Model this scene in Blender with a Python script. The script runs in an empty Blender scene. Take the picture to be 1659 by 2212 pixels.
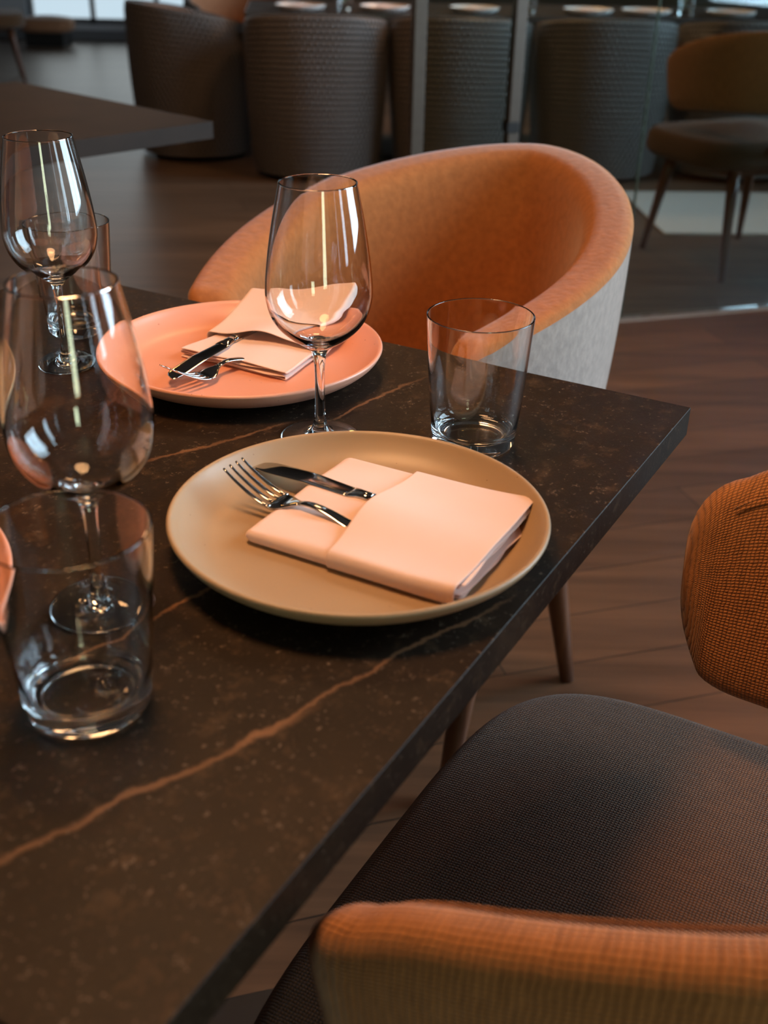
import bpy, bmesh, math, random
import numpy as np
from mathutils import Vector, Matrix
random.seed(4)
S = bpy.context.scene
COL = S.collection
Z0 = 0.75                      # table top height
# ------------------------------------------------------------------ camera
CP, CR, CH, CF = 0.4995, 0.0217, 0.3982, 2367.4
_f = Vector((0, math.cos(CP), -math.sin(CP))); _r = Vector((1, 0, 0)); _u = _r.cross(_f)
_R = _r*math.cos(CR)+_u*math.sin(CR); _U = _u*math.cos(CR)-_r*math.sin(CR)
cd = bpy.data.cameras.new('camera'); cam = bpy.data.objects.new('camera', cd); COL.objects.link(cam)
M_ = Matrix((_R, _U, -_f)).transposed().to_4x4(); M_.translation = Vector((0, 0, CH+Z0)); cam.matrix_world = M_
cd.sensor_fit = 'VERTICAL'; cd.sensor_height = 36; cd.sensor_width = 27; cd.lens = CF/2212*36
cd.clip_start = .02; cd.clip_end = 200
cd.dof.use_dof = True; cd.dof.focus_distance = .97; cd.dof.aperture_fstop = 6.0
S.camera = cam
# ------------------------------------------------------------------ view
S.view_settings.view_transform = 'Standard'; S.view_settings.look = 'None'
S.view_settings.exposure = -0.14; S.view_settings.gamma = 1; S.view_settings.use_curve_mapping = False
S.cycles.max_bounces = 14; S.cycles.transmission_bounces = 14; S.cycles.transparent_max_bounces = 16
S.cycles.glossy_bounces = 6; S.cycles.diffuse_bounces = 4
S.cycles.caustics_refractive = True; S.cycles.caustics_reflective = True; S.cycles.blur_glossy = 0
S.cycles.sample_clamp_indirect = 12
# ------------------------------------------------------------------ world and lights
w = bpy.data.worlds.new('daylight'); S.world = w; w.use_nodes = True
w.node_tree.nodes['Background'].inputs[0].default_value = (.72, .86, 1, 1)
w.node_tree.nodes['Background'].inputs[1].default_value = 1.1
def area(name, loc, tgt, sx, sy, power, col, shape='RECTANGLE', spread=180):
    l = bpy.data.lights.new(name, 'AREA'); l.shape = shape; l.size = sx; l.size_y = sy; l.energy = power; l.color = col
    l.spread = math.radians(spread)
    o = bpy.data.objects.new(name, l); COL.objects.link(o); o.location = loc
    o.rotation_euler = (Vector(tgt)-Vector(loc)).to_track_quat('-Z', 'Y').to_euler(); return o
COOL = (.62, .80, 1.0); WARM = (1.0, .51, .23)
XR, XL, YB, YF, HC = 3.4, -5.2, -3.6, 11.7, 4.2
# daylight through the tall windows of the right wall: (y0, y1, power)
RWIN = [(-2.2, -1.9, 30), (-.75, -.2, 66), (1.0, 2.9, 360), (4.0, 5.4, 190), (6.3, 8.0, 180)]
for i, (y0, y1, p) in enumerate(RWIN):
    area('window_daylight', (XR+.14, (y0+y1)/2, 2.3), (0, (y0+y1)/2, 2.3), y1-y0, 3.1, p, COOL)
area('garden_daylight', (1.35, YB-.14, 1.5), (1.35, 0, 1.5), .75, 2.1, 55, (.95, 1.0, .66))
area('far_window_daylight', (-2.65, YF+.14, 1.35), (-2.65, 8, 1.35), 1.9, 2.4, 13, (1, .93, .86))
# ------------------------------------------------------------------ table frame
Cx, Cy = .284, .946
AX = Vector((-.4894, -.8721, 0)); BX = Vector((-.8721, .4894, 0))   # along the right edge towards us / along the far edge to the left
def TB(a, b, z=0.0): return Vector((Cx, Cy, Z0+z)) + AX*a + BX*b
# warm pendants, first one over the table; last two added as unseen fill light
PEND = [(TB(.36, .34, 1.10), 16), (TB(-1.0, .9, 1.5), 9), (Vector((.2, 4.7, 2.2)), 12), (Vector((-1.2, 4.4, 2.2)), 9), (Vector((-2.0, 2.3, 2.0)), 10), (Vector((1.9, 2.3, 2.3)), 16), (Vector((.6, 6.5, 2.1)), 26)]
for p, e in PEND:
    l = bpy.data.lights.new('pendant_glow', 'SPOT'); l.energy = e*2.4; l.color = WARM; l.shadow_soft_size = .13
    l.spot_size = math.radians(150); l.spot_blend = .9
    o = bpy.data.objects.new('pendant_glow', l); COL.objects.link(o); o.location = p-Vector((0, 0, .16))
# ------------------------------------------------------------------ materials
def nt(name):
    m = bpy.data.materials.new(name); m.use_nodes = True
    t = m.node_tree; return m, t, t.nodes['Principled BSDF'], t.nodes.new, t.links.new
def ramp(N, L, src, stops):
    r = N('ShaderNodeValToRGB'); e = r.color_ramp.elements
    while len(e) > 1: e.remove(e[-1])
    e[0].position = stops[0][0]; e[0].color = (*stops[0][1], 1)
    for p, c in stops[1:]:
        x = e.new(p); x.color = (*c, 1)
    L(src, r.inputs[0]); return r
def plain(name, col, rough=.5, metal=0, noise=.12, scale=40, bump=0, sheen=0, spec=.5):
    m, t, B, N, L = nt(name)
    tc = N('ShaderNodeTexCoord'); n = N('ShaderNodeTexNoise'); n.inputs['Scale'].default_value = scale; n.inputs['Detail'].default_value = 5
    L(tc.outputs['Object'], n.inputs['Vector'])
    r = ramp(N, L, n.outputs['Fac'], [(.3, tuple(c*(1-noise) for c in col)), (.7, tuple(min(1, c*(1+noise)) for c in col))])
    L(r.outputs[0], B.inputs['Base Color']); B.inputs['Roughness'].default_value = rough; B.inputs['Metallic'].default_value = metal
    B.inputs['Specular IOR Level'].default_value = spec
    if sheen: B.inputs['Sheen Weight'].default_value = sheen; B.inputs['Sheen Roughness'].default_value = .4
    if bump:
        b = N('ShaderNodeBump'); b.inputs['Strength'].default_value = bump; b.inputs['Distance'].default_value = .002
        L(n.outputs['Fac'], b.inputs['Height']); L(b.outputs[0], B.inputs['Normal'])
    return m
def glass_mat(name='clear_glass', col=(1, 1, 1), ior=1.5):
    m, t, B, N, L = nt(name); B.inputs['Base Color'].default_value = (*col, 1); B.inputs['Roughness'].default_value = 0
    B.inputs['IOR'].default_value = ior; B.inputs['Transmission Weight'].default_value = 1; return m
def weave(name, c1, c2, per, bump=.6, sheen=.2, slub=.5, rough=.85, dist=.0012, cell=1.0, spec=.3, rows=False):
    """basket weave in the metres of the UV map; yarns vary in tone"""
    m, t, B, N, L = nt(name)
    uv = N('ShaderNodeUVMap'); mp = N('ShaderNodeMapping'); mp.inputs['Scale'].default_value = (1/per, 1/(per*cell), 1)
    L(uv.outputs[0], mp.inputs[0])
    nn = N('ShaderNodeTexNoise'); nn.inputs['Scale'].default_value = .35; nn.inputs['Detail'].default_value = 2
    L(mp.outputs[0], nn.inputs['Vector'])
    vm = N('ShaderNodeVectorMath'); vm.operation = 'MULTIPLY_ADD'; vm.inputs[1].default_value = (.25, .25, 0) if rows else (.8, .8, 0); L(nn.outputs['Color'], vm.inputs[0]); L(mp.outputs[0], vm.inputs[2])
    sp = N('ShaderNodeSeparateXYZ'); L(vm.outputs[0], sp.inputs[0])
    def sn(o):
        a = N('ShaderNodeMath'); a.operation = 'MULTIPLY'; a.inputs[1].default_value = math.pi; L(o, a.inputs[0])
        b = N('ShaderNodeMath'); b.operation = 'SINE'; L(a.outputs[0], b.inputs[0]); return b.outputs[0]
    if rows:        # staggered stitches in clear rows
        fl = N('ShaderNodeMath'); fl.operation = 'FLOOR'; L(sp.outputs[1], fl.inputs[0])
        st = N('ShaderNodeMath'); st.operation = 'MULTIPLY_ADD'; st.inputs[1].default_value = .5; L(fl.outputs[0], st.inputs[0]); L(sp.outputs[0], st.inputs[2])
        ax = N('ShaderNodeMath'); ax.operation = 'ABSOLUTE'; L(sn(st.outputs[0]), ax.inputs[0])
        a2 = N('ShaderNodeMath'); a2.operation = 'MULTIPLY_ADD'; a2.inputs[1].default_value = .85; a2.inputs[2].default_value = .15; L(ax.outputs[0], a2.inputs[0])
        p = N('ShaderNodeMath'); p.operation = 'MULTIPLY'; L(a2.outputs[0], p.inputs[0]); L(sn(sp.outputs[1]), p.inputs[1])
    else:
        p = N('ShaderNodeMath'); p.operation = 'MULTIPLY'; L(sn(sp.outputs[0]), p.inputs[0]); L(sn(sp.outputs[1]), p.inputs[1])
    ab = N('ShaderNodeMath'); ab.operation = 'ABSOLUTE'; L(p.outputs[0], ab.inputs[0])
    pw = N('ShaderNodeMath'); pw.operation = 'POWER'; pw.inputs[1].default_value = .5; L(ab.outputs[0], pw.inputs[0])
    # streaky yarn tone
    m2 = N('ShaderNodeMapping'); m2.inputs['Scale'].default_value = (.9/per, .12/per, 1); L(uv.outputs[0], m2.inputs[0])
    n2 = N('ShaderNodeTexNoise'); n2.inputs['Scale'].default_value = 1; n2.inputs['Detail'].default_value = 4; L(m2.outputs[0], n2.inputs['Vector'])
    mx = N('ShaderNodeMath'); mx.operation = 'MULTIPLY_ADD'; mx.inputs[1].default_value = slub; L(n2.outputs['Fac'], mx.inputs[0])
    q = N('ShaderNodeMath'); q.operation = 'MULTIPLY'; q.inputs[1].default_value = 1-slub*.6; L(pw.outputs[0], q.inputs[0]); L(q.outputs[0], mx.inputs[2])
    r = ramp(N, L, mx.outputs[0], [(.25, c1), (.95, c2)])
    L(r.outputs[0], B.inputs['Base Color']); B.inputs['Roughness'].default_value = rough
    B.inputs['Specular IOR Level'].default_value = spec
    B.inputs['Sheen Weight'].default_value = sheen; B.inputs['Sheen Roughness'].default_value = .45
    b = N('ShaderNodeBump'); b.inputs['Strength'].default_value = bump; b.inputs['Distance'].default_value = dist
    L(pw.outputs[0], b.inputs['Height']); L(b.outputs[0], B.inputs['Normal'])
    return m
def stone_mat():
    m, t, B, N, L = nt('dark_stone_laminate')
    tc = N('ShaderNodeTexCoord'); sp = N('ShaderNodeSeparateXYZ'); L(tc.outputs['Object'], sp.inputs[0])
    n1 = N('ShaderNodeTexNoise'); n1.inputs['Scale'].default_value = 7; n1.inputs['Detail'].default_value = 8; n1.inputs['Roughness'].default_value = .65
    n2 = N('ShaderNodeTexNoise'); n2.inputs['Scale'].default_value = 230; n2.inputs['Detail'].default_value = 4; n2.inputs['Roughness'].default_value = .7
    n3 = N('ShaderNodeTexNoise'); n3.inputs['Scale'].default_value = 55; n3.inputs['Detail'].default_value = 6; n3.inputs['Roughness'].default_value = .75
    for n in (n1, n2, n3): L(tc.outputs['Object'], n.inputs['Vector'])
    base = ramp(N, L, n1.outputs['Fac'], [(.3, (.009, .005, .0028)), (.55, (.019, .0105, .0052)), (.75, (.044, .024, .011))])
    s2 = ramp(N, L, n2.outputs['Fac'], [(.60, (0, 0, 0)), (.72, (1, 1, 1))])
    s3 = ramp(N, L, n3.outputs['Fac'], [(.54, (0, 0, 0)), (.74, (1, 1, 1))])
    def mix(fac, A, c, k=1.0):
        f = N('ShaderNodeMath'); f.operation = 'MULTIPLY'; f.inputs[1].default_value = k; L(fac, f.inputs[0])
        x = N('ShaderNodeMix'); x.data_type = 'RGBA'; L(f.outputs[0], x.inputs['Factor']); L(A, x.inputs['A']); x.inputs['B'].default_value = (*c, 1); return x.outputs['Result']
    c = mix(s3.outputs[0], base.outputs[0], (.10, .055, .025), .55)
    c = mix(s2.outputs[0], c, (.24, .165, .11), .6)
    # veins: (a0,b0,a1,b1,width,strength) in the table frame
    wob = N('ShaderNodeTexNoise'); wob.inputs['Scale'].default_value = 11; wob.inputs['Detail'].default_value = 7; wob.inputs['Roughness'].default_value = .62
    L(tc.outputs['Object'], wob.inputs['Vector'])
    brk = N('ShaderNodeTexNoise'); brk.inputs['Scale'].default_value = 16; brk.inputs['Detail'].default_value = 3; L(tc.outputs['Object'], brk.inputs['Vector'])
    for (a0, b0, a1, b1, wd, st) in VEINS:
        x0, y0 = tloc(a0, b0); x1, y1 = tloc(a1, b1); ln = math.hypot(x1-x0, y1-y0); nx, ny = -(y1-y0)/ln, (x1-x0)/ln; tx, ty = (x1-x0)/ln, (y1-y0)/ln
        def lin(ax, ay, c0):
            A = N('ShaderNodeMath'); A.operation = 'MULTIPLY_ADD'; L(sp.outputs[0], A.inputs[0]); A.inputs[1].default_value = ax; A.inputs[2].default_value = c0
            Bq = N('ShaderNodeMath'); Bq.operation = 'MULTIPLY_ADD'; L(sp.outputs[1], Bq.inputs[0]); Bq.inputs[1].default_value = ay; L(A.outputs[0], Bq.inputs[2]); return Bq.outputs[0]
        d = lin(nx, ny, -(nx*x0+ny*y0)); s = lin(tx, ty, -(tx*x0+ty*y0))
        wo = N('ShaderNodeMath'); wo.operation = 'MULTIPLY_ADD'; L(wob.outputs['Fac'], wo.inputs[0]); wo.inputs[1].default_value = .042; L(d, wo.inputs[2])
        wo2 = N('ShaderNodeMath'); wo2.operation = 'SUBTRACT'; L(wo.outputs[0], wo2.inputs[0]); wo2.inputs[1].default_value = .021
        ab = N('ShaderNodeMath'); ab.operation = 'ABSOLUTE'; L(wo2.outputs[0], ab.inputs[0])
        mr = N('ShaderNodeMapRange'); mr.interpolation_type = 'SMOOTHSTEP'; L(ab.outputs[0], mr.inputs['Value']); mr.inputs['From Min'].default_value = wd; mr.inputs['From Max'].default_value = wd*.15; mr.inputs['To Min'].default_value = 0; mr.inputs['To Max'].default_value = st
        e0 = N('ShaderNodeMapRange'); L(s, e0.inputs['Value']); e0.inputs['From Min'].default_value = -.02; e0.inputs['From Max'].default_value = .03
        e1 = N('ShaderNodeMapRange'); L(s, e1.inputs['Value']); e1.inputs['From Min'].default_value = ln+.02; e1.inputs['From Max'].default_value = ln-.03
        bk = N('ShaderNodeMapRange'); L(brk.outputs['Fac'], bk.inputs['Value']); bk.inputs['From Min'].default_value = .25; bk.inputs['From Max'].default_value = .6; bk.inputs['To Min'].default_value = .35
        k = mr.outputs[0]
        for e in (e0, e1, bk):
            q = N('ShaderNodeMath'); q.operation = 'MULTIPLY'; L(k, q.inputs[0]); L(e.outputs[0], q.inputs[1]); k = q.outputs[0]
        c = mix(k, c, (.21, .10, .045))
    L(c, B.inputs['Base Color'])
    rr = N('ShaderNodeMapRange'); L(n3.outputs['Fac'], rr.inputs['Value']); rr.inputs['To Min'].default_value = .42; rr.inputs['To Max'].default_value = .62
    L(rr.outputs[0], B.inputs['Roughness']); B.inputs['Specular IOR Level'].default_value = .16
    bm = N('ShaderNodeBump'); bm.inputs['Strength'].default_value = .35; bm.inputs['Distance'].default_value = .0006; L(n2.outputs['Fac'], bm.inputs['Height']); L(bm.outputs[0], B.inputs['Normal'])
    return m
TA, TW = .785, .80      # table size along a and b
def tloc(a, b): return (a-TA/2, TW/2-b)
VEINS = [(.74, .135, .56, .062, .0036, .85), (.60, .078, .395, .014, .0030, .8), (.62, .205, .46, .185, .0024, .9),
         (.36, .354, .24, .300, .0030, .8), (.25, .276, .08, .245, .0028, .7), (.72, .30, .60, .35, .004, .5), (.30, .45, .1, .52, .003, .5)]
def wood_mat(name, c1, c2, scale=1.0, rough=.35):
    m, t, B, N, L = nt(name)
    tc = N('ShaderNodeTexCoord'); mp = N('ShaderNodeMapping'); mp.inputs['Scale'].default_value = (40*scale, 40*scale, 3*scale); L(tc.outputs['Object'], mp.inputs[0])
    n = N('ShaderNodeTexNoise'); n.inputs['Scale'].default_value = 1; n.inputs['Detail'].default_value = 6; n.inputs['Distortion'].default_value = .6; L(mp.outputs[0], n.inputs['Vector'])
    r = ramp(N, L, n.outputs['Fac'], [(.3, c1), (.7, c2)]); L(r.outputs[0], B.inputs['Base Color']); B.inputs['Roughness'].default_value = rough
    return m
def floor_mat(name, c1, c2, rough, ang, pw=.14, pl=1.3, gapc=(.02, .01, .006)):
    m, t, B, N, L = nt(name)
    tc = N('ShaderNodeTexCoord'); mp = N('ShaderNodeMapping'); mp.inputs['Rotation'].default_value = (0, 0, -ang); L(tc.outputs['Object'], mp.inputs[0])
    br = N('ShaderNodeTexBrick'); L(mp.outputs[0], br.inputs['Vector']); br.inputs['Scale'].default_value = 1
    br.inputs['Brick Width'].default_value = pl; br.inputs['Row Height'].default_value = pw; br.inputs['Mortar Size'].default_value = .0015; br.inputs['Bias'].default_value = 0
    br.inputs['Color1'].default_value = (*c1, 1); br.inputs['Color2'].default_value = (*c2, 1); br.inputs['Mortar'].default_value = (*gapc, 1)
    m2 = N('ShaderNodeMapping'); m2.inputs['Rotation'].default_value = (0, 0, -ang); m2.inputs['Scale'].default_value = (1.2, 22, 1); L(tc.outputs['Object'], m2.inputs[0])
    n = N('ShaderNodeTexNoise'); n.inputs['Scale'].default_value = 1; n.inputs['Detail'].default_value = 7; n.inputs['Roughness'].default_value = .6; L(m2.outputs[0], n.inputs['Vector'])
    g = ramp(N, L, n.outputs['Fac'], [(.3, (.55, .55, .55)), (.7, (1.3, 1.3, 1.3))])
    x = N('ShaderNodeMix'); x.data_type = 'RGBA'; x.blend_type = 'MULTIPLY'; x.inputs['Factor'].default_value = 1; L(br.outputs['Color'], x.inputs['A']); L(g.outputs[0], x.inputs['B'])
    L(x.outputs['Result'], B.inputs['Base Color']); B.inputs['Roughness'].default_value = rough
    return m
def plate_mat(name, col, spk, rough=.32):
    m, t, B, N, L = nt(name)
    tc = N('ShaderNodeTexCoord'); v = N('ShaderNodeTexVoronoi'); v.inputs['Scale'].default_value = 130; L(tc.outputs['Object'], v.inputs['Vector'])
    r = ramp(N, L, v.outputs['Distance'], [(.05, (1, 1, 1)), (.10, (0, 0, 0))])
    n = N('ShaderNodeTexNoise'); n.inputs['Scale'].default_value = 60; L(tc.outputs['Object'], n.inputs['Vector'])
    k = ramp(N, L, n.outputs['Fac'], [(.55, (0, 0, 0)), (.60, (1, 1, 1))])
    mu = N('ShaderNodeMath'); mu.operation = 'MULTIPLY'; L(r.outputs[0], mu.inputs[0]); L(k.outputs[0], mu.inputs[1])
    x = N('ShaderNodeMix'); x.data_type = 'RGBA'; L(mu.outputs[0], x.inputs['Factor']); x.inputs['A'].default_value = (*col, 1); x.inputs['B'].default_value = (*spk, 1)
    L(x.outputs['Result'], B.inputs['Base Color']); B.inputs['Roughness'].default_value = rough
    return m
def emit(name, col, st):
    m = bpy.data.materials.new(name); m.use_nodes = True; t = m.node_tree; t.nodes.clear()
    e = t.nodes.new('ShaderNodeEmission'); e.inputs[0].default_value = (*col, 1); e.inputs[1].default_value = st
    o = t.nodes.new('ShaderNodeOutputMaterial'); t.links.new(e.outputs[0], o.inputs[0]); return m
def pane_mat(name, tint=(.93, .96, .95)):
    m = bpy.data.materials.new(name); m.use_nodes = True; t = m.node_tree; t.nodes.clear()
    N, L = t.nodes.new, t.links.new
    a = N('ShaderNodeBsdfTransparent'); a.inputs[0].default_value = (*tint, 1); g = N('ShaderNodeBsdfGlossy'); g.inputs['Roughness'].default_value = .02
    f = N('ShaderNodeFresnel'); f.inputs['IOR'].default_value = 1.5; x = N('ShaderNodeMixShader'); L(f.outputs[0], x.inputs[0]); L(a.outputs[0], x.inputs[1]); L(g.outputs[0], x.inputs[2])
    o = N('ShaderNodeOutputMaterial'); L(x.outputs[0], o.inputs[0]); return m
GLASS = glass_mat('clear_glass', (.985, 1, .995), 1.5)
STONE = stone_mat()
BEIGE = plate_mat('beige_stoneware', (.37, .255, .148), (.16, .08, .04), .42)
PINK = plate_mat('pink_stoneware', (.72, .33, .22), (.30, .10, .06), .35)
CLOTH = plain('pale_pink_napkin_cloth', (.80, .585, .505), .8, noise=.02, scale=30, sheen=.2)
STEEL = plain('polished_steel', (.50, .48, .46), .09, 1, .04, 60)
DARKM = plain('black_powder_coated_steel', (.012, .011, .011), .5, noise=.2)
BAND = weave('rust_basket_weave', (.15, .054, .016), (.60, .255, .088), .0038, .8, .25, .55)
SEATF = weave('brown_grey_fine_weave', (.009, .0045, .002), (.18, .080, .030), .0028, 1.0, .28, .5, .9, .0008)
TUBIN = plain('rust_chenille', (.41, .155, .048), .9, noise=.12, scale=95, bump=.5, sheen=.35, spec=.15)
TUBOUT = plain('pale_taupe_chenille', (.42, .315, .26), .9, noise=.14, scale=90, bump=.5, sheen=.5, spec=.15)
RATTAN = weave('dark_woven_rattan', (.005, .004, .004), (.19, .16, .145), .027, 1.0, .05, .10, .42, .014, .95, .5, True)
RUST = plain('rust_seat_fabric', (.34, .15, .07), .85, noise=.15, scale=40, sheen=.3)
WALNUT = wood_mat('walnut_leg', (.08, .026, .011), (.17, .062, .026))
BRONZE = plain('brushed_bronze', (.15, .125, .105), .42, .7, .06, 50)
ANG = math.atan2(.303, 1)
# ------------------------------------------------------------------ helpers
def link(o, parent=None):
    COL.objects.link(o)
    if parent is not None: o.parent = parent
    return o
def tag(o, label=None, cat=None, group=None, kind=None):
    if label: o['label'] = label
    if cat: o['category'] = cat
    if group: o['group'] = group
    if kind: o['kind'] = kind
    return o
def empty(name, loc, rz, label, cat, group=None):
    o = bpy.data.objects.new(name, None); o.empty_display_size = .05; COL.objects.link(o)
    o.location = loc; o.rotation_euler = (0, 0, rz); return tag(o, label, cat, group)
def mesh(name, verts, faces, mat, parent=None, uvs=None, smooth=True, sub=0, angle=None):
    me = bpy.data.meshes.new(name); me.from_pydata([tuple(v) for v in verts], [], faces); me.update()
    if uvs is not None:
        ul = me.uv_layers.new(name='UVMap')
        for lp in me.loops: ul.data[lp.index].uv = uvs[lp.vertex_index]
    if smooth: me.polygons.foreach_set('use_smooth', [True]*len(me.polygons))
    me.materials.append(mat); o = bpy.data.objects.new(name, me); link(o, parent)
    if sub:
        s = o.modifiers.new('s', 'SUBSURF'); s.levels = s.render_levels = sub
    return o
def grid(name, P, mat, parent=None, closed_v=False, cap=False, sub=0, flip=False, uvscale=None):
    """P[i][j] -> vertices; UVs in metres measured along both directions"""
    P = np.array(P, float); nu, nv = P.shape[:2]
    V = P.reshape(-1, 3); F = []
    for i in range(nu-1):
        for j in range(nv if closed_v else nv-1):
            k = (j+1) % nv; q = (i*nv+j, i*nv+k, (i+1)*nv+k, (i+1)*nv+j); F.append(q[::-1] if flip else q)
    if cap and closed_v:
        c0 = tuple(range(nv)); c1 = tuple((nu-1)*nv+j for j in range(nv)); F.append(c0[::-1] if not flip else c0); F.append(c1 if not flip else c1[::-1])
    du = np.concatenate([[0], np.cumsum(np.linalg.norm(np.diff(P.mean(1), axis=0), axis=1))]) if nu > 1 else [0]
    m = P[nu//2]; dv = np.concatenate([[0], np.cumsum(np.linalg.norm(np.diff(m, axis=0), axis=1))])
    uv = [(du[i], dv[j]) for i in range(nu) for j in range(nv)]
    return mesh(name, V, F, mat, parent, uv, sub=sub)
def lathe_pts(prof, n=96):
    V = []; F = []
    for (r, z) in prof:
        for j in range(n):
            t = 2*math.pi*j/n; V.append((r*math.cos(t), r*math.sin(t), z))
    for i in range(len(prof)-1):
        for j in range(n):
            k = (j+1) % n; F.append((i*n+j, i*n+k, (i+1)*n+k, (i+1)*n+j))
    return V, F
def lathe(name, prof, mat, parent=None, n=96):
    V, F = lathe_pts([(max(r, 1e-5), z) for r, z in prof], n)
    o = mesh(name, V, F, mat, parent)
    bm = bmesh.new(); bm.from_mesh(o.data); bmesh.ops.remove_doubles(bm, verts=bm.verts, dist=3e-5); bm.to_mesh(o.data); bm.free()
    o.data.polygons.foreach_set('use_smooth', [True]*len(o.data.polygons)); return o
def spline(pts, n):
    """Catmull-Rom through (r,z) points"""
    p = [np.array(q, float) for q in pts]; p = [2*p[0]-p[1]]+p+[2*p[-1]-p[-2]]; out = []
    for i in range(1, len(p)-2):
        for k in range(n):
            t = k/n; a, b, c, d = p[i-1], p[i], p[i+1], p[i+2]
            out.append(.5*((2*b)+(-a+c)*t+(2*a-5*b+4*c-d)*t*t+(-a+3*b-3*c+d)*t**3))
    out.append(p[-2]); return [tuple(x) for x in out]
def box(name, x0, x1, y0, y1, z0, z1, mat, parent=None, bev=.0, rot=0, loc=(0, 0, 0)):
    bm = bmesh.new(); bmesh.ops.create_cube(bm, size=1)
    for v in bm.verts: v.co = Vector(((x0+x1)/2+v.co.x*(x1-x0), (y0+y1)/2+v.co.y*(y1-y0), (z0+z1)/2+v.co.z*(z1-z0)))
    if bev: bmesh.ops.bevel(bm, geom=bm.edges[:]+bm.verts[:], offset=bev, segments=3, affect='EDGES', profile=.7)
    me = bpy.data.meshes.new(name); bm.to_mesh(me); bm.free(); me.materials.append(mat)
    o = bpy.data.objects.new(name, me); o.location = loc; o.rotation_euler = (0, 0, rot); return link(o, parent)
def tube(name, pts, radii, mat, parent=None, n=14, sq=1.0, flat=1.0):
    pts = [Vector(p) for p in pts]
    if not hasattr(radii, '__len__'): radii = [radii]*len(pts)
    P = []
    up = Vector((0, 0, 1))
    t0 = (pts[1]-pts[0]).normalized()
    if abs(t0.dot(up)) > .9: up = Vector((0, 1, 0))
    for i, p in enumerate(pts):
        t = (pts[min(i+1, len(pts)-1)]-pts[max(i-1, 0)]).normalized(); s = t.cross(up).normalized(); u = s.cross(t)
        P.append([tuple(p+(s*math.cos(2*math.pi*j/n)*radii[i]*flat+u*math.sin(2*math.pi*j/n)*radii[i])) for j in range(n)])
    return grid(name, P, mat, parent, closed_v=True, cap=True, flip=True)
def fixn(o):
    bm = bmesh.new(); bm.from_mesh(o.data); bmesh.ops.recalc_face_normals(bm, faces=bm.faces); bm.to_mesh(o.data); bm.free(); return o
def copy_tree(o, parent=None):
    c = o.copy(); COL.objects.link(c)
    if parent is not None: c.parent = parent
    for ch in list(o.children): copy_tree(ch, c)
    return c
def dup(o, loc, rz, label, group=None):
    c = copy_tree(o); c.location = loc; c.rotation_euler = (0, 0, rz); c['label'] = label
    if group: c['group'] = group
    return c
# ------------------------------------------------------------------ room shell
WALLM = plain('taupe_plaster_wall', (.11, .07, .05), .85, noise=.08, scale=3)
PALEW = plain('pale_grey_plaster_wall', (.50, .50, .52), .8, noise=.05, scale=3)
CEILM = plain('dark_ceiling_plaster', (.09, .06, .045), .9, noise=.06, scale=3)
FRM = plain('grey_window_frame', (.16, .16, .17), .5, noise=.05)
FLR = floor_mat('brown_plank_floor', (.18, .076, .034), (.12, .051, .024), .5, ANG)
FLR2 = floor_mat('greyish_plank_floor_far', (.16, .105, .068), (.115, .076, .05), .4, ANG, .2, 1.6)
def strip_y(x): return 3.454+(x-.774)*.303
def slab(name, pts, z0, z1, mat):
    n = len(pts); V = [(x, y, z0) for x, y in pts]+[(x, y, z1) for x, y in pts]
    F = [tuple(range(n))[::-1], tuple(range(n, 2*n))]+[(i, (i+1) % n, n+(i+1) % n, n+i) for i in range(n)]
    o = fixn(mesh(name, V, F, mat, smooth=False)); return tag(o, kind='structure')
slab('floor', [(XL, YB), (XR, YB), (XR, strip_y(XR)), (XL, strip_y(XL))], -.1, 0, FLR)
slab('floor', [(XL, strip_y(XL)), (XR, strip_y(XR)), (XR, YF), (XL, YF)], -.1, 0, FLR2)
slab('ceiling', [(XL, YB), (XR, YB), (XR, YF), (XL, YF)], HC, HC+.1, CEILM)
sx0 = .2
o = box('trim_1', 0, 3.3, -.022, .022, 0, .006, plain('pale_metal_threshold', (.42, .34, .29), .4, .3, .05), rot=ANG, loc=(sx0, strip_y(sx0), 0)); tag(o, kind='structure')
# walls, each with its window openings cut out of one mesh of piers and spandrels
def wall(name, axis, pos, t, lo, hi, openings, mat, wz0=.3, wz1=2.6):
    V = []; F = []
    def bx(u0, u1, z0, z1):
        k = len(V)
        for (u, q, z) in [(u0, 0, z0), (u1, 0, z0), (u1, 1, z0), (u0, 1, z0), (u0, 0, z1), (u1, 0, z1), (u1, 1, z1), (u0, 1, z1)]:
            p = pos+t*q; V.append((p, u, z) if axis == 'x' else (u, p, z))
        for f in [(0, 3, 2, 1), (4, 5, 6, 7), (0, 1, 5, 4), (1, 2, 6, 5), (2, 3, 7, 6), (3, 0, 4, 7)]: F.append(tuple(k+i for i in f))
    c = lo
    for (a, b) in sorted(openings):
        bx(c, a, 0, HC); bx(a, b, 0, wz0); bx(a, b, wz1, HC); c = b
    bx(c, hi, 0, HC)
    return tag(fixn(mesh(name, V, F, mat, smooth=False)), kind='structure')
wall('wall_right', 'x', XR, .15, YB, YF, [(a, b) for a, b, _ in RWIN], WALLM, .7, 3.9)
wall('wall_left', 'x', XL, -.15, YB, YF, [], WALLM)
wall('wall_back', 'y', YB, -.15, XL, XR, [(.98, 1.72)], WALLM, .45, 2.55)
wall('wall_far', 'y', YF, .15, XL, XR, [(-3.6, -1.7)], PALEW, .14, 2.6)
wn = 0
PANE = pane_mat('window_glass')
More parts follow.
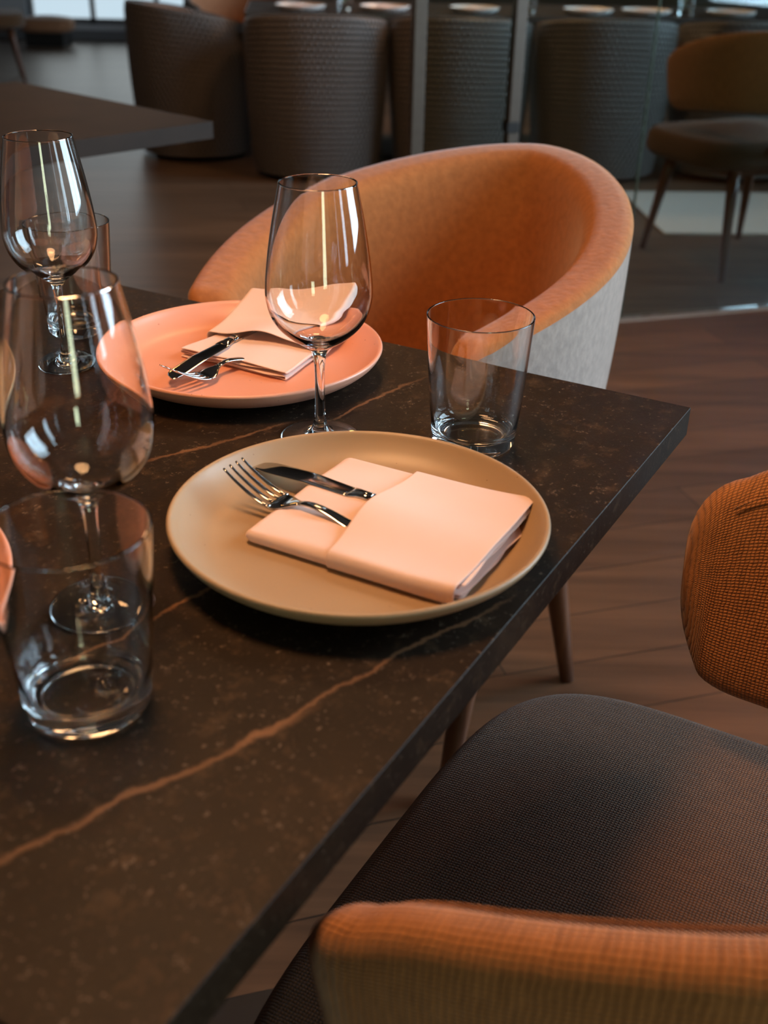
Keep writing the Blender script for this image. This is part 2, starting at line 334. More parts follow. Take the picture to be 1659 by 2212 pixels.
def window(axis, pos, a, b, z0, z1, split):
    global wn; wn += 1
    V = []; F = []
    def bx(u0, u1, zz0, zz1):
        k = len(V)
        for (u, q, z) in [(u0, -.03, zz0), (u1, -.03, zz0), (u1, .03, zz0), (u0, .03, zz0), (u0, -.03, zz1), (u1, -.03, zz1), (u1, .03, zz1), (u0, .03, zz1)]:
            V.append((pos+q, u, z) if axis == 'x' else (u, pos+q, z))
        for f in [(0, 3, 2, 1), (4, 5, 6, 7), (0, 1, 5, 4), (1, 2, 6, 5), (2, 3, 7, 6), (3, 0, 4, 7)]: F.append(tuple(k+i for i in f))
    bx(a, a+.05, z0, z1); bx(b-.05, b, z0, z1); bx(a, b, z0, z0+.05); bx(a, b, z1-.05, z1)
    for k in range(1, split): u = a+(b-a)*k/split; bx(u-.02, u+.02, z0, z1)
    o = tag(fixn(mesh('window_%d' % wn, V, F, FRM, smooth=False)), kind='structure')
    if axis == 'x': box('pane', pos-.004, pos+.004, a, b, z0, z1, PANE, o)
    else: box('pane', a, b, pos-.004, pos+.004, z0, z1, PANE, o)
for a_, b_, _ in RWIN: window('x', XR+.08, a_, b_, .7, 3.9, 2)
window('y', YB-.08, .98, 1.72, .45, 2.55, 1)
window('y', YF+.08, -3.6, -1.7, .14, 2.6, 3)
# ------------------------------------------------------------------ dining table
TROT = math.atan2(AX.y, AX.x)    # local x = a
tt = empty('dining_table', TB(TA/2, TW/2)-Vector((0, 0, Z0)), TROT, 'large dark brown stone-look square dining table laid with plates and glasses in the foreground', 'table')
top = box('tabletop', -TA/2, TA/2, -TW/2, TW/2, Z0-.028, Z0, STONE, tt, bev=.0012)
box('mounting_plate', -.26, .26, -.26, .26, Z0-.034, Z0-.0282, DARKM, tt)
lathe('column', [(0, .02), (.036, .02), (.036, Z0-.034), (0, Z0-.034)], DARKM, tt, 32)
for k in range(2):
    box('base_foot', -.30, .30, -.035, .035, .0005*k, .022+.0005*k, DARKM, tt, bev=.004, rot=math.radians(45+90*k))
# ------------------------------------------------------------------ cushion, chairs
def cushion(name, hx, y0, y1, n_sup, z0, z1, dome, er, mat, parent, nth=96, taper=0.0):
    """rounded slab: superellipse plan, crowned top"""
    cy = (y0+y1)/2; hy = (y1-y0)/2; rings = []
    prof = [(0.0, z0), (.6, z0), (1-er*1.2, z0)]
    for k in range(1, 7):
        t = math.pi/2*k/6; prof.append((1-er*1.2+er*1.2*math.sin(t), z0+(z1-z0)*.35*(1-math.cos(t))))
    for k in range(0, 9):
        t = math.pi/2*k/8; prof.append((1-er*(1-math.cos(t))*1.0, z1-(z1-z0)*.5*(1-math.sin(t))))
    for f in (.85, .7, .5, .3, .12, .001): prof.append(((1-er)*f/1.0 if f < .99 else f, z1+dome*(1-f*f)))
    V = []; F = []; U = []
    for f, z in prof:
        for j in range(nth):
            t = 2*math.pi*j/nth; c, s = math.cos(t), math.sin(t)
            x = math.copysign(abs(c)**(2/n_sup), c)*hx; y = math.copysign(abs(s)**(2/n_sup), s)*hy
            x *= 1-taper*(.5-.5*y/hy)
            p = (x*max(f, .002), cy+y*max(f, .002), z); V.append(p)
            h = (z1-z)*(1 if f > .8 else 0); U.append((p[0]+h*c, p[1]+h*s))
    for i in range(len(prof)-1):
        for j in range(nth): k = (j+1) % nth; F.append((i*nth+j, i*nth+k, (i+1)*nth+k, (i+1)*nth+j))
    F.append(tuple(range(nth))[::-1]); F.append(tuple((len(prof)-1)*nth+j for j in range(nth)))
    return mesh(name, V, F, mat, parent, U)
def leg(parent, x0, y0, z0, x1, y1, r0=.016, r1=.010, mat=None):
    return tube('leg', [(x0+(x1-x0)*t, y0+(y1-y0)*t, z0*(1-t)) for t in (0, .25, .5, .75, 1)], [r0+(r1-r0)*t for t in (0, .25, .5, .75, 1)], mat or WALNUT, parent, 16)
def band_chair(loc, rz, label):
    t = empty('dining_chair', loc, rz, label, 'chair', None)
    hw, dep, ytip, yc = .268, .36, .128, .095
    # centre line of the wrap-around backrest, from the right tip round the back to the left tip
    path = []
    for k in range(9): path.append((hw-.012*(1-k/8)**2, ytip+(yc-ytip)*k/8))
    for k in range(1, 73):
        an = math.pi*k/72; c, s = math.cos(an), math.sin(an); path.append((c*hw, yc-s*dep))
    for k in range(1, 9): path.append((-hw+.012*(k/8)**2, yc+(ytip-yc)*k/8))
    path = np.array(path); rot = -.076; rel = path-np.array([0, yc]); depth_ = np.clip(-rel[:, 1], 0, None)
    path = np.stack([.005+rel[:, 0]*math.cos(rot)-rel[:, 1]*math.sin(rot), yc+rel[:, 0]*math.sin(rot)+rel[:, 1]*math.cos(rot)], 1); seg = np.linalg.norm(np.diff(path, axis=0), axis=1); cum = np.concatenate([[0], np.cumsum(seg)]); LN = cum[-1]
    # resample, denser at the tips
    ss = np.concatenate([.085*(1-np.cos(np.linspace(0, math.pi/2, 16))), np.linspace(.085, LN-.085, 70)[1:-1], LN-.085*(1-np.cos(np.linspace(math.pi/2, 0, 16)))])
    px = np.interp(ss, cum, path[:, 0]); py = np.interp(ss, cum, path[:, 1]); dd = np.interp(ss, cum, depth_)
    P = []; PI = []
    H, T = .205, .046
    for i, s_ in enumerate(ss):
        i0, i1 = max(i-1, 0), min(i+1, len(ss)-1); tx, ty = px[i1]-px[i0], py[i1]-py[i0]; l = math.hypot(tx, ty)+1e-9; nx, ny = ty/l, -tx/l
        # outward normal
        if nx*px[i]+ny*(py[i]-0) < 0: nx, ny = -nx, -ny
        e = min(s_, LN-s_); q = min(1, e/.085); sh = (1-(1-q)**2.6)**(1/2.6); rise = .11*math.tanh(.40*dd[i]/.11); h = (H+rise*.7)*max(sh, .02); th = T*max((1-(1-min(1, e/.03))**2)**.5, .05)
        zc = .640+rise*.65; ring = []
        for j in range(40):
            a = 2*math.pi*j/40-math.pi/2; c, s = math.cos(a), math.sin(a)
            o_ = math.copysign(abs(c)**.75, c)*th/2; zz = math.copysign(abs(s)**.42, s)*h/2
            o2 = o_+.035*(zz/H)   # leans outwards towards the top
            ring.append((px[i]+nx*o2, py[i]+ny*o2, zc+zz))
        P.append(ring)
        if q > .35: PI.append((px[i]+nx*(-th/2*1.0+.033*(h/2-.017)/H), py[i]+ny*(-th/2*1.0+.033*(h/2-.017)/H), zc+h/2-.017))
    fixn(grid('backrest', P, BAND, t, closed_v=True, cap=True))
    tube('seam', PI, .0009, BAND, t, 6)
    cushion('seat', .306, -.215, .272, 4.2, .372, .470, .012, .09, SEATF, t)
    box('seat_frame', -.20, .20, -.20, .18, .352, .385, WALNUT, t, bev=.008)
    for sx in (-1, 1):
        leg(t, sx*.19, .16, .37, sx*.235, .215, .023, .012); leg(t, sx*.18, -.19, .37, sx*.225, -.27, .023, .012)
        tube('back_post', [(sx*.06, -.17, .37), (sx*.07, -.235, .46), (sx*.07, -.262, .60)], [.012, .011, .009], WALNUT, t, 12)
    return t
def tub_chair(name, loc, rz, label, cat, rim, phi, zbot, bsc, thick, inmat, outmat, zseat, group=None, bulge=.0, cush=(.2, -.22, .2), crown=.008, wrap=False):
    t = empty(name, loc, rz, label, cat, group)
    phs = np.radians(np.linspace(-phi, phi, 97)); R = np.array([rim(p) for p in phs])
    for _ in range(10): R[1:-1] = .25*R[:-2]+.5*R[1:-1]+.25*R[2:]
    c0 = np.array([0, 0.])
    n = len(phs); st = []
    for i in range(n):
        i0, i1 = max(i-1, 0), min(i+1, n-1); d = R[i1][:2]-R[i0][:2]; d /= np.linalg.norm(d); nn = np.array([d[1], -d[0]])
        if nn@(R[i][:2]-c0) < 0: nn = -nn
        st.append((R[i], nn, d, 1.0))
    ends0 = []; ends1 = []
    for k in range(1, 9):
        a = math.pi/2*k/8; ends0.append((R[0], st[0][1], -st[0][2]*thick*.6*math.sin(a), math.cos(a))); ends1.append((R[-1], st[-1][1], st[-1][2]*thick*.6*math.sin(a), math.cos(a)))
    full = [(r, nn, np.array(dd), k) for r, nn, dd, k in ends0[::-1]]+[(r, nn, np.zeros(2), 1.) for r, nn, d, k in st]+ends1
    PO, PI = [], []
    for r, nn, sh, k in full:
        def pt(off, z, sc):   # off: inward offset from the outer line
            o_ = thick/2+(off-thick/2)*k
            xy = (r[:2]+sh)*sc-nn*o_; return (xy[0], xy[1], z)
        zt = r[2]-(1-k)*.03
        O = []; m = 22
        for q in range(m+1):
            f = q/m; sc = bsc+(1-bsc)*f**.9; O.append(pt(-bulge*math.sin(math.pi*f), zbot+(zt-zbot)*f, sc))
        if wrap:        # the woven skin rolls over the rim
            O[-1] = pt(.004, zt-.006, 1)
            for f, dz in ((.10, .004), (.22, .010), (.40, .013), (.60, .012), (.80, .006), (.94, -.002)): O.append(pt(thick*f, zt+dz*k, 1))
            PO.append(O); I = [O[-1]]
            for f in np.linspace(.05, 1, 14): I.append(pt(thick*(1.0+.45*f*k), zt-.004-(zt-.004-(zseat-.08))*f, 1-(1-bsc)*.55*f))
            PI.append(I); continue
        PO.append(O)
        I = [O[-1]]
        I.append(pt(.002, zt+.005*k, 1)); I.append(pt(.007, zt+(crown+.002)*k, 1))
        for f in (.3, .5, .7, .85): I.append(pt(thick*f, zt+(crown+.002-.010*(f-.2)**2)*k, 1))
        I.append(pt(thick*.97, zt-.001, 1)); I.append(pt(thick*1.06, zt-.008, 1)); I.append(pt(thick*1.12, zt-.02, 1))
        for f in np.linspace(.08, 1, 12): I.append(pt(thick*(1.12+.3*f*k), zt-.02-(zt-.02-(zseat-.08))*f, 1-(1-bsc)*.55*f))
        PI.append(I)
    fixn(grid('outer_shell', PO, outmat, t)); fixn(grid('inner_shell', PI, inmat, t))
    hx, ya, yb = cush
    cushion('seat', hx, ya, yb, 2.7, zseat-.12, zseat-.012, .012, .10, inmat, t)
    return t
def rim_fn(wd, d, fx, zt, za, m, ex=.85):
    def f(p):
        s, c = math.sin(p), math.cos(p)
        x = -wd*math.copysign(abs(s)**ex, s); y = -d*abs(c)**ex if c > 0 else fx*abs(c)
        return np.array([x, y, za+(zt-za)*((1+c)/2)**m])
    return f
# near armless-looking chair with wrap-around back, pulled up to the right edge
NCH = TB(.372, -.15)-Vector((0, 0, Z0))
near = band_chair(NCH, math.atan2(BX.y, BX.x)-math.pi/2, 'rust woven chair with wrap-around backrest and dark seat, in the right foreground beside the table')
# the rust armchair at the far edge: rim fitted to the photograph
TUO = TB(-.29, .436)-Vector((0, 0, Z0)); th_ = -.012
fwd = AX*math.cos(th_)+BX*math.sin(th_)
tub = tub_chair('armchair', TUO, math.atan2(fwd.y, fwd.x)-math.pi/2, 'rust velvety tub armchair with pale outer side, drawn up behind the pink plate', 'armchair',
                rim_fn(.257, .398, .405, Z0+.082, Z0-.052, .809, 1.153), 125, .34, .80, .058, TUBIN, TUBOUT, .47, cush=(.20, -.30, .22), bulge=.012)
box('base_frame', -.17, .17, -.2, .16, .235, .36, DARKM, tub, bev=.01)
for (x0, y0, x1, y1) in [(.15, .08, .2, .14), (-.15, .08, -.14, .15), (.13, -.17, .18, -.25), (-.14, -.17, -.19, -.225)]:
    leg(tub, x0, y0, .36, x1, y1, .024, .012)
# ------------------------------------------------------------------ plates
def plate(name, loc, R, mat, label, group=None):
    s = R/.135
    pr = [(0, .0022), (.060, .0022), (.076, .0018), (.079, 0), (.085, 0), (.089, .0022), (.104, .0042), (.120, .0105), (.1305, .0185), (.1345, .0243), (.135, .0262), (.1340, .0276), (.1322, .0276), (.1305, .0262), (.1268, .0215), (.120, .0150), (.112, .0100), (.103, .0072), (.090, .0062), (.06, .006), (.03, .006), (0, .006)]
    pr = spline(pr, 3); o = lathe(name, [(max(r, 0)*s, max(z, 0)) for r, z in pr], mat, None, 128)
    o.location = loc; return tag(o, label, 'plate', group)
PB = Vector((-.0176, .6828, Z0)); PP = Vector((-.1413, 1.0177, Z0))
PL_L = TB(.42, .648); PL_N = TB(.655, .382)
plate_b = plate('dinner_plate', PB, .135, BEIGE, 'speckled beige plate under the pale napkin nearest the camera, in the middle of the table')
plate_p = plate('dinner_plate', PP, .1364, PINK, 'pink plate at the far edge of the table in front of the rust armchair')
plate_l = plate('dinner_plate', PL_L, .135, BEIGE, 'cream plate cut by the left photo edge, seen through the blurred wine glass bowl')
plate_n = plate('dinner_plate', PL_N, .135, PINK, 'peach plate cut by the left photo edge, beside the nearest blurred tumbler')
# ------------------------------------------------------------------ napkins (local x = inwards, away from the diner)
NL, NW = .162, .141
def nz(x, y, k):
    return .0007*math.sin(31*x+17*y+k*2.1)+.0005*math.sin(53*y-22*x+k*1.3)+.0006*math.sin(90*y+40*x*math.sin(k)+k)
def napkin_mesh(name, seed, puff, lift, SH=-.03, layered=True, warp=None):
    V, F = [], []
    def sheet(xs, prof):
        k0 = len(V); n = None
        for x in xs:
            P = prof(x); n = len(P)
            for p in P: V.append(p)
        for i in range(len(xs)-1):
            for j in range(n-1): F.append((k0+i*n+j, k0+i*n+j+1, k0+(i+1)*n+j+1, k0+(i+1)*n+j))
    def serp(levels, hw, x, kk):
        P = []
        for li in range(len(levels)):
            z = levels[li]; d = 1 if li % 2 == 0 else -1
            for q in range(25):
                y = d*(-hw+2*hw*q/24); P.append([x, y, z+nz(x, y, kk+li)*.6])
            if li < len(levels)-1:
                z2 = levels[li+1]; rr = (z2-z)/2
                for q in range(1, 6):
                    a = math.pi*q/6; P.append([x, d*(hw+rr*1.3*math.sin(a)), z+rr*(1-math.cos(a))])
        return P
    open_x = .016
    # the four stacked layers below
    def lo(x):
        hw = NW/2-.0055+.0012*math.sin(60*x+seed)
        P = serp([.0008, .0033, .0058, .0083], hw, x, seed)
        e = (x-NL/2)/.01
        for p in P:
            p[0] += .0025*math.sin(p[1]*40+p[2]*900+seed)+.35*abs(p[1])*0
        return P
    def lo_wrap(x):      # outer fold of the lower part: rounded front and a rounded end
        e = max(0, (x-(NL/2-.007))/.007); k = math.sqrt(max(0, 1-e*e)); hw = NW/2-.004-.004*(1-k); P = []
        zt = .0049+.0049*k; zb = .0049-.0045*k
        for q in range(25): y = -hw+2*hw*q/24; P.append([x, -y, zb])
        for q in range(1, 8): a = math.pi*q/8; P.append([x, -hw-.0045*math.sin(a)**.8, zb+(zt-zb)*(1-math.cos(a))/2])
        for q in range(25): y = -hw+2*hw*q/24; P.append([x, y, zt+nz(x, y, seed+2)*k])
        for q in range(1, 8): a = math.pi*q/8; P.append([x, hw+.0045*math.sin(a)**.8, zb+(zt-zb)*(1+math.cos(a))/2])
        P.append(list(P[0])); return P
    if layered: sheet(list(np.linspace(-NL/2+.002, NL/2, 34)), lo)
    else:
        sheet(list(np.linspace(-NL/2+.002, NL/2-.007, 30))+[NL/2-.007+.007*math.sin(math.pi/2*k/6) for k in range(1, 7)], lo_wrap)
    # the pocket, a flattened sleeve round the layers
    def hi(x):
        f = min(1, max(0, (x+NL/2)/(NL/2+open_x)))
        hw = NW/2-.0005; zb = .0001; P = []
        zt0 = .0122+.0008*math.sin(45*x+seed)
        def zt(y):
            g = math.exp(-((y-.0)/.036)**2)
            return zt0+puff*g*f**1.2+nz(x, y, seed+5)+lift*max(0, (-x+.02)/.1)**1.3
        m = 30
        for q in range(m+1): y = -hw+2*hw*q/m; P.append([x, -y*.97, zb])
        h = zt(-hw)-zb
        for q in range(1, 8): a = math.pi*q/8; P.append([x, -hw*.97-.0052*math.sin(a)**.8, zb+h*(1-math.cos(a))/2])
        for q in range(m+1): y = -hw*.97+2*hw*.97*q/m; P.append([x, y, zt(y)])
        h = zt(hw)-zb
        for q in range(1, 8): a = math.pi*q/8; P.append([x, hw*.97+.0052*math.sin(a)**.8, zb+h*(1+math.cos(a))/2])
        P.append(list(P[0]))
        for p in P: p[0] += (SH*p[1]+.0015*math.sin(p[1]*50+seed))*f
        return P
    sheet(list(np.linspace(-NL/2-.003, open_x, 34)), hi)
    # the inner hem loop that shows at the open end
    def mid(x):
        hw = NW/2-.008; P = []
        for q in range(25): y = -hw+2*hw*q/24; P.append([x, y, .0102+nz(x, y, seed+9)+lift*.6*max(0, (-x+.02)/.1)**1.3+.0008])
        return P
    if layered: sheet(list(np.linspace(-NL/2-.001, -NL/2+.06, 10)), mid)
    def edge(z, amp, k, out):
        def f(x):
            hw = NW/2-.007; P = []; t = (x+NL/2-.05)/(-.05)
            for q in range(31):
                y = -hw+2*hw*q/30; w_ = max(0, t)**3
                P.append([x-w_*(out+amp*math.sin(31*y+k)+amp*.6*math.sin(83*y+2*k)), y, z+w_*amp*.5*math.sin(57*y+k)+.0004*math.sin(40*x+k)])
            return P
        return f
    if not layered:
        for z, amp, k, out in [(.0030, .0022, .4, .004), (.0052, .0016, 2.2, .0055), (.0084, .0020, 3.9, .003), (.0118, .0014, 5.1, .0050)]:
            sheet(list(np.linspace(-NL/2, -NL/2+.05, 12)), edge(z, amp, k, out))
    if warp:
        c = warp
        for p in V:
            u = .5-p[0]/NL; t = .5-p[1]/NW      # u: 0 front .. 1 rear, t: 0 left(+y) .. 1
            f = np.array(c[0])*(1-t)+np.array(c[1])*t; g = np.array(c[2])*(1-t)+np.array(c[3])*t; q = f*(1-u)+g*u
            x, y = q[0], -q[1]; rho = math.hypot(x, y)
            p[2] += .022*min(1.4, max(0, (rho-.082)/.048))**1.2*(1 if x < 0 else 0)
            p[0], p[1] = x, y
    o = mesh(name, V, F, CLOTH)
    m = o.modifiers.new('thick', 'SOLIDIFY'); m.thickness = .0010; m.offset = 0
    s = o.modifiers.new('s', 'SUBSURF'); s.levels = s.render_levels = 1
    return o
def on(plate_c, rzx, i, r, z):      # plate frame: i inwards, r to the diner's right
    x = Vector((math.cos(rzx), math.sin(rzx), 0)); y = Vector((-math.sin(rzx), math.cos(rzx), 0)); return plate_c+x*i-y*r+Vector((0, 0, z))
RB = math.atan2(BX.y, BX.x); RA = math.atan2(AX.y, AX.x)
nb = napkin_mesh('napkin', 1.0, .0075, .0035, layered=False); nb.location = on(PB, RB, -.016, .0205, .0067); nb.rotation_euler = (0, 0, RB+math.radians(1))
tag(nb, 'pale pink folded napkin holding a fork and knife on the beige plate', 'napkin')
npk = napkin_mesh('napkin', 3.3, .010, .012, SH=0, warp=[(.016, -.064), (.018, .068), (-.138, -.050), (-.098, .062)])
npk.location = on(PP, RA, 0, 0, .0067); npk.rotation_euler = (0, 0, RA)
tag(npk, 'pale pink folded napkin with dark cutlery on the pink plate', 'napkin')
# ------------------------------------------------------------------ cutlery
def flat(name, st, mat, parent, n=18, sq=.8):
    """loft of flattened sections; st = (x, y, z, halfwidth, halfthickness)"""
    P = []
    for i, (x, y, z, hw, ht) in enumerate(st):
        a, b = st[max(i-1, 0)], st[min(i+1, len(st)-1)]; d = Vector((b[0]-a[0], b[1]-a[1], b[2]-a[2])).normalized()
        s = Vector((0, 0, 1)).cross(d).normalized(); u = d.cross(s); ring = []
        for j in range(n):
            t = 2*math.pi*j/n; c, q = math.cos(t), math.sin(t)
            ring.append(tuple(Vector((x, y, z))+s*(math.copysign(abs(c)**sq, c)*hw)+u*(math.copysign(abs(q)**sq, q)*ht)))
        P.append(ring)
    return fixn(grid(name, P, mat, parent, closed_v=True, cap=True))
def interp(pts, n):
    xs = spline(pts, n); return xs
def fork(loc, rz, label):
    t = empty('fork', loc, rz, label, 'fork')
    # origin below the shoulder; z profile in metres above it
    prof = [(-.112, .0000), (-.08, .0002), (-.050, .0020), (-.030, .0068), (-.014, .0088), (.0, .0060), (.010, .0034), (.022, .0042), (.034, .0088), (.048, .0165), (.058, .0235)]
    zx = np.array(prof)
    def zf(x): 
        pts = interp(prof, 8); a = np.array(pts); return float(np.interp(x, a[:, 0], a[:, 1]))
    hw = lambda x: float(np.interp(x, [-.112, -.09, -.05, -.02, -.006], [.0085, .0095, .006, .0038, .0030]))
    flat('handle', [(x, 0, zf(x), hw(x), .0014) for x in np.linspace(-.098, -.004, 26)], STEEL, t)
    hh = lambda x: float(np.interp(x, [-.005, .0, .005, .010, .016], [.0031, .0052, .0092, .0120, .0128]))
    flat('fork_head', [(x, 0, zf(x), hh(x), .0011) for x in np.linspace(-.005, .017, 12)], STEEL, t)
    for k in range(4):
        yk = (-.0108, -.0036, .0036, .0108)[k]
        flat('tine', [(x, yk, zf(x), .0021*(1-.55*max(0, (x-.015)/.043)**1.5), .0010*(1-.4*(x-.015)/.043)) for x in np.linspace(.015, .057, 16)], STEEL, t, 12)
    return t
def knife(loc, rz, label, z1=.0045):
    t = empty('knife', loc, rz, label, 'knife')
    # blade from x=.006 to .095, tip low
    zb = lambda x: .0115-.0030*max(0, x-.045)/.05
    st = []
    for x in np.linspace(.004, .097, 26):
        f = (x-.004)/.093; h = .0093*min(1, .80+.2*f*2)*(1-(max(0, f-.80)/.2)**2.4*.93); yo = -.0008+(.0093-h)*.75
        st.append((x, yo, zb(x), h, .0007))
    flat('blade', st, STEEL, t, 16, .6)
    flat('bolster', [(x, 0, zb(max(x, 0)), w_, th) for x, w_, th in [(-.014, .0052, .0032), (-.008, .0050, .0034), (-.002, .0056, .0032), (.003, .0074, .0022), (.006, .0080, .0010)]], STEEL, t)
    flat('handle', [(x, 0, .0115+.035*(x+.013), float(np.interp(x, [-.10, -.06, -.012], [.0085, .0072, .0052])), .0030) for x in np.linspace(-.088, -.013, 14)], STEEL, t)
    return t
# tableware over the beige plate, along the fitted pixels
def place(fn, plate_c, rzx, i, r, z, yaw, label):
    return fn(on(plate_c, rzx, i, r, z), rzx+math.radians(yaw), label)
fork_b = place(fork, PB, RB, .052, -.004, .0135, -2, 'steel fork with tines pointing left, tucked in the napkin on the beige plate')
knife_b = place(knife, PB, RB, .022, .034, .0072, -3, 'steel dinner knife lying beside the fork on the beige plate')
fork_p = place(fork, PP, RA, .044, .001, .0095, -9, 'dark-looking fork with tines towards the camera, in the napkin on the pink plate')
knife_p = place(knife, PP, RA, -.010, .030, .0066, 5, 'dark knife blade pointing down-left across the pink plate')
# ------------------------------------------------------------------ glasses
def wine_parts(t):
    out = [(.0, .0004), (.010, .0012), (.024, .0006), (.0315, .0), (.0330, .0004), (.0336, .0010), (.0328, .0018), (.022, .0032), (.012, .0056), (.0075, .0095), (.0056, .0150), (.0046, .024), (.0042, .038), (.0042, .055), (.0048, .069), (.0062, .0768), (.0092, .0812),
           (.0150, .0850), (.0245, .0915), (.0340, .1005), (.0402, .1110), (.0430, .1220), (.0436, .1300), (.0430, .1410), (.0405, .1620), (.0366, .1860), (.0312, .2130), (.03095, .2150), (.0304, .2158), (.0298, .2150), (.0299, .2130),
           (.0353, .1860), (.0393, .1620), (.0419, .1410), (.0425, .1300), (.0419, .1225), (.0390, .1120), (.0325, .1020), (.0225, .0935), (.0120, .0885), (.0050, .0868), (0, .0865)]
    n = 5; sp = spline(out, n); sp = [(max(r, 0), max(z, 0)) for r, z in sp]
    i1, i2 = 9*n, 15*n
    lathe('foot', sp[:i1+1], GLASS, t, 112); lathe('stem', sp[i1:i2+1], GLASS, t, 112); lathe('bowl', sp[i2:], GLASS, t, 112)
wg = empty('wine_glass', (-.0565, .8628, Z0+.0002), 0, 'sharp empty wine glass standing between the pink plate and the beige plate', 'wine glass')
wine_parts(wg)
dup(wg, (-.3211, 1.0317, Z0+.0002), .8, 'far empty wine glass by the left photo edge, in front of a tumbler')
dup(wg, (-.1816, .5933, Z0+.0002), 1.9, 'large blurred wine glass in the left foreground, behind the nearest tumbler')
def tumbler_parts(t):
    out = [(0, .0022), (.024, .0020), (.0275, .0004), (.0300, 0), (.0325, .0006), (.0345, .0030), (.0356, .0075), (.0368, .018), (.0384, .035), (.0402, .055), (.0418, .078), (.0432, .100), (.0440, .1130), (.04385, .1144), (.0433, .1148), (.04275, .1143), (.0427, .1130),
           (.0418, .100), (.0403, .078), (.0386, .055), (.0367, .035), (.0350, .022), (.0335, .0160), (.0300, .0125), (.024, .0112), (.012, .0108), (0, .0107)]
    n = 5; sp = [(max(r, 0), max(z, 0)) for r, z in spline(out, n)]
    lathe('base', sp[:7*n+1], GLASS, t, 112); lathe('body', sp[7*n:], GLASS, t, 112)
tg = empty('tumbler', (.075, .8564, Z0+.0002), 0, 'sharp empty tumbler standing at the right behind the beige plate', 'tumbler')
tumbler_parts(tg)
dup(tg, (-.1655, .4954, Z0+.0002), .5, 'large blurred tumbler nearest the camera in the left foreground')
dup(tg, (-.334, 1.128, Z0+.0002), .5, 'distant tumbler half hidden behind the far left wine glass')
# ------------------------------------------------------------------ background: small table on the left
E1 = Vector((-.68, -.735, 0)).normalized(); E2 = Vector((-.735, .68, 0)).normalized()
c0 = Vector((-.386, 2.467, 0)); ctr = c0+E1*.4+E2*.4
t2 = empty('side_table', ctr, math.atan2(E1.y, E1.x), 'empty square dark table with grey edge behind on the left', 'table')
box('tabletop', -.4, .4, -.4, .4, Z0-.036, Z0, plain('dark_brown_laminate', (.028, .016, .010), .6, noise=.25, scale=9, spec=.2), t2, bev=.002)
box('mounting_plate', -.2, .2, -.2, .2, Z0-.042, Z0-.0362, DARKM, t2)
lathe('column', [(0, .02), (.035, .02), (.035, Z0-.042), (0, Z0-.042)], DARKM, t2, 32)
for k in range(2): box('base_foot', -.33, .33, -.04, .04, .0005*k, .022+.0005*k, DARKM, t2, bev=.004, rot=math.radians(45+90*k))
# ------------------------------------------------------------------ background: barrel chairs round the long table
brim = rim_fn(.345, .345, .30, .735, .60, .6, .95)
def barrel(loc, rz, label):
    return tub_chair('barrel_chair', loc, rz, label, 'armchair', brim, 142, .03, .90, .05, RUST, RATTAN, .46, group='woven barrel chairs round the long table', cush=(.27, -.27, .27), bulge=.012, wrap=True)
b0 = barrel((-.375, 5.68, 0), .05, 'dark woven barrel chair with its back to us, directly above the sharp wine glass')
tube('plinth', [(0, 0, .0), (0, 0, .035)], .24, DARKM, b0, 40)
for x, y, rz, lab in [(-1.03, 6.12, -1.15, 'dark woven barrel chair turned sideways at the left end of the long table'),
                      (.32, 5.72, -.05, 'dark woven barrel chair partly hidden between the two metal posts'),
                      (1.025, 5.80, 0, 'dark woven barrel chair with its back to us behind the glass, right of the posts'),
                      (1.74, 5.87, -.05, 'dark woven barrel chair at the right photo edge, behind the brown chair'),
                      (-.95, 7.35, 3.0, 'barrel chair beyond the left end of the long table, mostly above the photo')]:
    dup(b0, (x, y, 0), rz, lab)
lt = empty('long_table', (.85, 6.36, 0), math.radians(5), 'long dark table set with plates and napkins along the top of the photo', 'table')
LT = Z0-.03
box('tabletop', -1.62, 1.7, -.40, .40, LT-.035, LT, plain('dark_slate_laminate', (.05, .045, .043), .3, noise=.2, scale=9), lt, bev=.006)
for sx in (-1.0, 1.0):
    lathe_o = lathe('column', [(0, .02), (.04, .02), (.04, LT-.035), (0, LT-.035)], DARKM, lt, 24); lathe_o.location = (sx, 0, 0)
    box('base_foot', -.3, .3, -.25, .25, 0, .02, DARKM, lt, bev=.005, loc=(sx, 0, 0))
WPL = plain('white_stoneware', (.75, .72, .70), .3, noise=.03)
prev = None
sets = [(-.47, 'leftmost'), (-.05, 'second'), (.40, 'third'), (.98, 'fourth'), (1.28, 'fifth'), (1.72, 'rightmost')]
for k, (x, nm) in enumerate(sets):
    loc = Vector((x, 5.965+.087*(x-.85)+.128, LT))
    where = ['%s white plate on the long background table' % nm, 'folded napkin on the %s white plate of the long background table' % nm]
    if prev is None:
        p0 = plate('dinner_plate', loc, .125, WPL, where[0], 'white plates on the long table'); prev = p0
        n0 = nb.copy(); COL.objects.link(n0)
    else:
        q = p0.copy(); COL.objects.link(q); q.location = loc; q['label'] = where[0]
        n0 = nb.copy(); COL.objects.link(n0)
    n0.location = loc+Vector((0, 0, .0067)); n0.rotation_euler = (0, 0, math.pi/2+.1*k); n0['label'] = where[1]; n0['group'] = 'napkins on the long table'
for x, y, lab in [(-.25, 6.03, 'tumbler on the long background table between its two leftmost plates'), (.68, 6.13, 'tumbler on the long background table right of its third plate'), (1.50, 6.22, 'tumbler on the long background table near its right end')]:
    o = dup(tg, (x, y, LT+.0002), .3, lab, 'tumblers on the long table')
# brown chair of the foreground kind, behind the glass
dup(near, (1.305, 4.24, 0), math.radians(23), 'brown chair with curved back and wooden legs behind the glass, upper right photo edge')
dup(near, (-3.0, 8.75, 0), math.radians(-70), 'dark chair in the far upper left corner of the photo, by the pale floor')
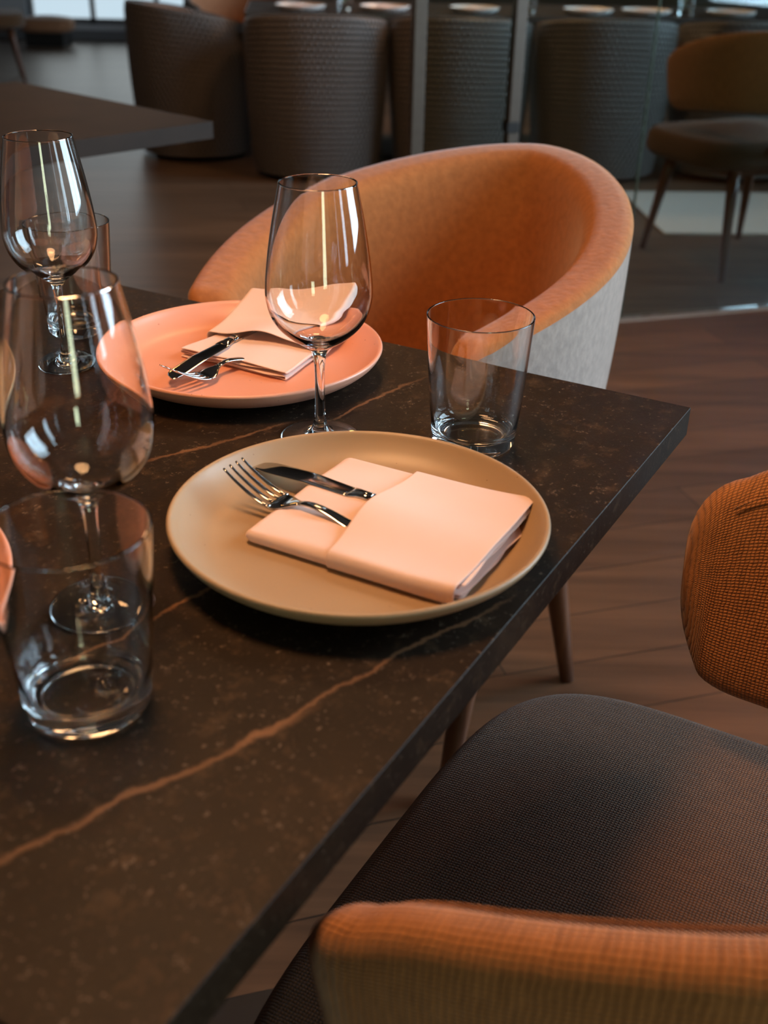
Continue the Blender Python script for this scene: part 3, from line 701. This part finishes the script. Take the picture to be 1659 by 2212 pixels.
# ------------------------------------------------------------------ glass partition on the threshold
gp = empty('glass_partition', (.066, strip_y(.066), 0), ANG, 'tall clear glass screen held by slim metal posts, standing on the pale floor strip', 'partition')
box('glass_panel', .02, 3.2, -.005, .005, .008, 2.5, pane_mat('screen_glass', (.84, .92, .92)), gp)
for x, wd in [(0, .018), (.292, .017), (2.6, .018)]: box('post', x-wd, x+wd, -.018, .018, 0, HC-.001, BRONZE, gp, bev=.004)
tube('edge_joint', [(.72, 0, .008), (.72, 0, 2.5)], .004, plain('pale_joint_seal', (.45, .50, .46), .4), gp, 8)
box('clamp', .270, .306, -.022, .022, .60, .63, DARKM, gp, bev=.003)
# low rust pouf by the far wall
pf = empty('pouf', (-3.25, 11.15, 0), 0, 'small low rust seat against the pale far wall, upper left', 'pouf')
cushion('seat', .25, -.2, .2, 3, .12, .24, .02, .2, RUST, pf); box('base', -.18, .18, -.14, .14, 0, .13, DARKM, pf, bev=.01)
o = box('baseboard_far', XL, XR, YF-.02, YF-.0005, .001, .09, FRM); tag(o, kind='structure')
# ------------------------------------------------------------------ pendants with curly filaments (above the frame)
def pendant(p, label, k):
    t = empty('pendant_lamp', p, .6*k, label, 'pendant lamp', 'warm filament pendants')
    lathe('bulb', spline([(0, -.085), (.035, -.078), (.058, -.045), (.060, -.01), (.045, .03), (.025, .055), (.018, .075)], 5), pane_mat('bulb_glass', (1, .93, .8)), t, 40)
    lathe('socket', [(0, .125), (.018, .125), (.02, .11), (.02, .07), (0, .07)], DARKM, t, 24)
    tube('cord', [(0, 0, .12), (0, 0, HC-p.z-.001)], .003, DARKM, t, 8)
    pts = []
    for q in range(90):
        f = q/89; a = f*4*math.pi; pts.append((.030*math.sin(a)*math.sin(math.pi*f)**.5, .030*math.cos(a)*math.sin(math.pi*f)**.5, -.06+.115*abs(math.sin(math.pi*2*f))+.0))
    tube('filament', pts, .0016, FIL, t, 8); return t
FIL = emit('glowing_filament', (1, .48, .14), 220)
for k, (p, e) in enumerate(PEND):
    pendant(p, ['glowing filament pendant hanging over the dining table', 'glowing filament pendant hanging behind the rust armchair', 'glowing filament pendant hanging before the long table, right', 'glowing filament pendant hanging before the long table, left', 'glowing filament pendant hanging over the side table', 'unseen filament pendant added to brighten the bare floor on the right', 'unseen filament pendant added to brighten the long set table'][k], k)

rg = box('floor_gleam', -1.1, 1.1, -.38, .40, .001, .007, weave('pale_grey_floor_gleam', (.38, .38, .36), (.62, .62, .58), .02, .4, .2, .3), None, rot=.05, loc=(2.22, 5.0, 0))  # added thin sheet; its pale colour stands in for a window gleam
tag(rg, 'thin pale grey sheet added for a gleam on the floor at the right photo edge under the brown chair', 'floor_gleam')
